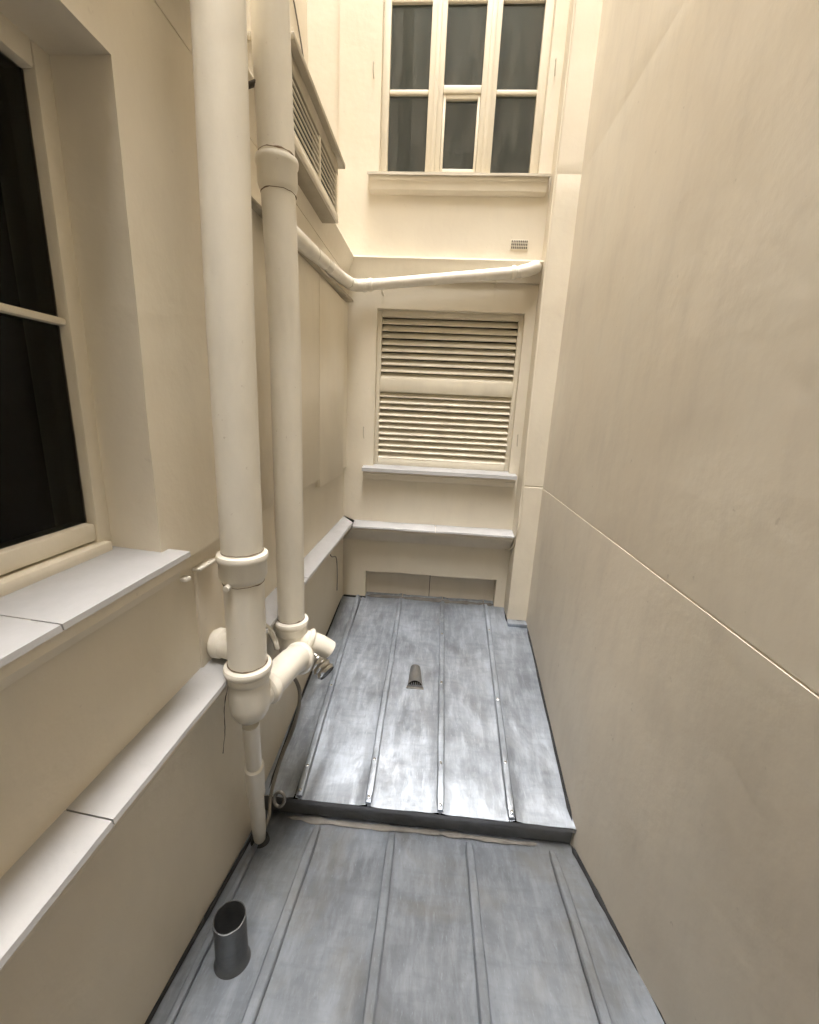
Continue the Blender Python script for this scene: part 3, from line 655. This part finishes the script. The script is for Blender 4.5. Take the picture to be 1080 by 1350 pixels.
tube(cb, bez([(-0.470, 1.245, 0.66), (-0.440, 1.262, 0.56), (-0.462, 1.270, 0.42), (-0.515, 1.275, 0.27), (-0.545, 1.262, 0.16), (-0.552, 1.235, 0.10), (-0.545, 1.205, 0.060), (-0.550, 1.165, 0.035)], 14), 0.0065, n=10)
tag(obj('cable', cb, 'cable'), 'grey cable drooping from the tee down past the roof step', 'cable')
cb = bmesh.new()
tube(cb, bez([(XL + 0.01, 2.18, 0.80), (XL + 0.03, 2.22, 0.72), (XL + 0.024, 2.36, 0.66), (XL + 0.012, 2.44, 0.52), (XL + 0.006, 2.46, 0.40)], 12), 0.003, n=8)
tag(obj('cable', cb, 'cable'), 'loose thin wire dangling below the ledge near the wall corner', 'cable')
# ring by the step
cb = bmesh.new(); cc = Vector((-0.522, 1.250, 0.088))
rp = [cc + Vector((math.cos(t) * 0.020, math.sin(t) * 0.009, math.sin(t) * 0.024)) for t in [i * 2 * math.pi / 20 for i in range(20)]]
tube(cb, rp + [rp[0]], 0.0065, n=10)
tag(obj('steel_ring', cb, 'steel'), 'small grey ring fitting at the end of the roof step', 'ring')
# open metal stub pipe on the lower roof
sx, sy, sr = -0.470, 0.778, 0.040
vs = empty('vent_stub', (sx, sy, zl(sy)))
bm = bmesh.new(); n = 36; rings = []
for r, z, e in ((sr + 0.006, zl(sy) + 0.001, 0), (sr + 0.003, zl(sy) + 0.008, 0), (sr, zl(sy) + 0.02, 0), (sr, 0.15, 0), (sr, 0.238, 1), (sr - 0.0025, 0.239, 1), (sr - 0.0028, 0.20, 0), (sr - 0.003, 0.10, 0)):
    rings.append([bm.verts.new((sx + r * math.cos(t) * (1 + 0.015 * math.sin(2 * t + 1)), sy + r * math.sin(t), z + (0.004 * noise.noise(Vector((math.cos(t) * 2, math.sin(t) * 2, 1))) if e else 0) + (-0.175 * r * math.sin(t) if z < zl(sy) + 0.015 else 0))) for t in [2 * math.pi * j / n for j in range(n)]])
for a, b in zip(rings, rings[1:]):
    for j in range(n): bm.faces.new((a[j], a[(j + 1) % n], b[(j + 1) % n], b[j]))
P(vs, 'stub_tube', zinc('zinc_stub', (0.10, 0.105, 0.108), 0.5, 0.8, 0.6, 0.4, (0.12, 0.11, 0.10)), bm)
bm = bmesh.new(); bm.faces.new([bm.verts.new((sx + (sr - 0.003) * math.cos(t), sy + (sr - 0.003) * math.sin(t), 0.125)) for t in [2 * math.pi * j / n for j in range(n)]]); P(vs, 'dark_bore', 'dark', bm)  # black disc stands for the shade inside the open pipe
bm = bmesh.new(); tube(bm, [(sx - 0.020, sy - 0.005, 0.14), (sx + 0.018, sy + 0.004, 0.175)], 0.009, n=8, wob=0.5); P(vs, 'debris', 'iron', bm)
tag(vs, 'open dark zinc stub pipe standing on the lower roof', 'stub pipe')
# half-round hood vent on the upper roof
hv = empty('roof_vent', (-0.044, 1.90, zu(1.90)))
bm = bmesh.new(); rings = []; n = 18; hx = -0.046
for y, rw, rh in ((2.015, 0.026, 0.020), (1.995, 0.029, 0.030), (1.93, 0.034, 0.038), (1.872, 0.040, 0.044)):
    rings.append([(hx + (1.872 - y) * 0.05 + rw * math.cos(t), y, zu(y) + rh * math.sin(t) + 0.001) for t in [math.pi * j / n for j in range(n + 1)]])
V = [[bm.verts.new(p) for p in r] for r in rings]
for a, b in zip(V, V[1:]):
    for j in range(n): bm.faces.new((a[j], a[j + 1], b[j + 1], b[j]))
bm.faces.new(V[0])
inn = [[bm.verts.new((hx + (p[0] - hx) * 0.94, p[1] + 0.0005, zu(p[1]) + (p[2] - zu(p[1])) * 0.93)) for p in r] for r in rings[1:]]
for a, b in zip(inn, inn[1:]):
    for j in range(n): bm.faces.new((a[j], b[j], b[j + 1], a[j + 1]))
for j in range(n): bm.faces.new((V[-1][j], V[-1][j + 1], inn[-1][j + 1], inn[-1][j]))
P(hv, 'hood', zinc('zinc_hood', (0.26, 0.265, 0.27), 0.45, 0.8, 0.8, 0.3), bm)
bm = bmesh.new(); bm.faces.new([bm.verts.new((hx + (p[0] - hx) * 0.92, 1.890, zu(1.89) + (p[2] - zu(p[1])) * 0.9)) for p in rings[-1]]); P(hv, 'dark_opening', 'dark', bm)
for i in range(7):
    xx = hx - 0.030 + i * 0.010; hh = 0.040 * math.sqrt(max(0.05, 1 - ((xx - hx) / 0.038) ** 2)); bm = bmesh.new()
    tube(bm, [(xx, 1.874, zu(1.874)), (xx, 1.874, zu(1.874) + hh * 0.62), (xx, 1.876, zu(1.874) + hh * 0.80)], [0.0024, 0.0022, 0.0006], n=6); P(hv, 'grille_bar', 'solder', bm)
bm = bmesh.new(); box(bm, hx - 0.044, hx + 0.044, 1.862, 1.874, zu(1.868) - 0.001, zu(1.868) + 0.008, 0.002); P(hv, 'front_lip', 'steel', bm)
tag(hv, 'small half-round zinc hood vent with a toothed mouth on upper roof', 'vent')
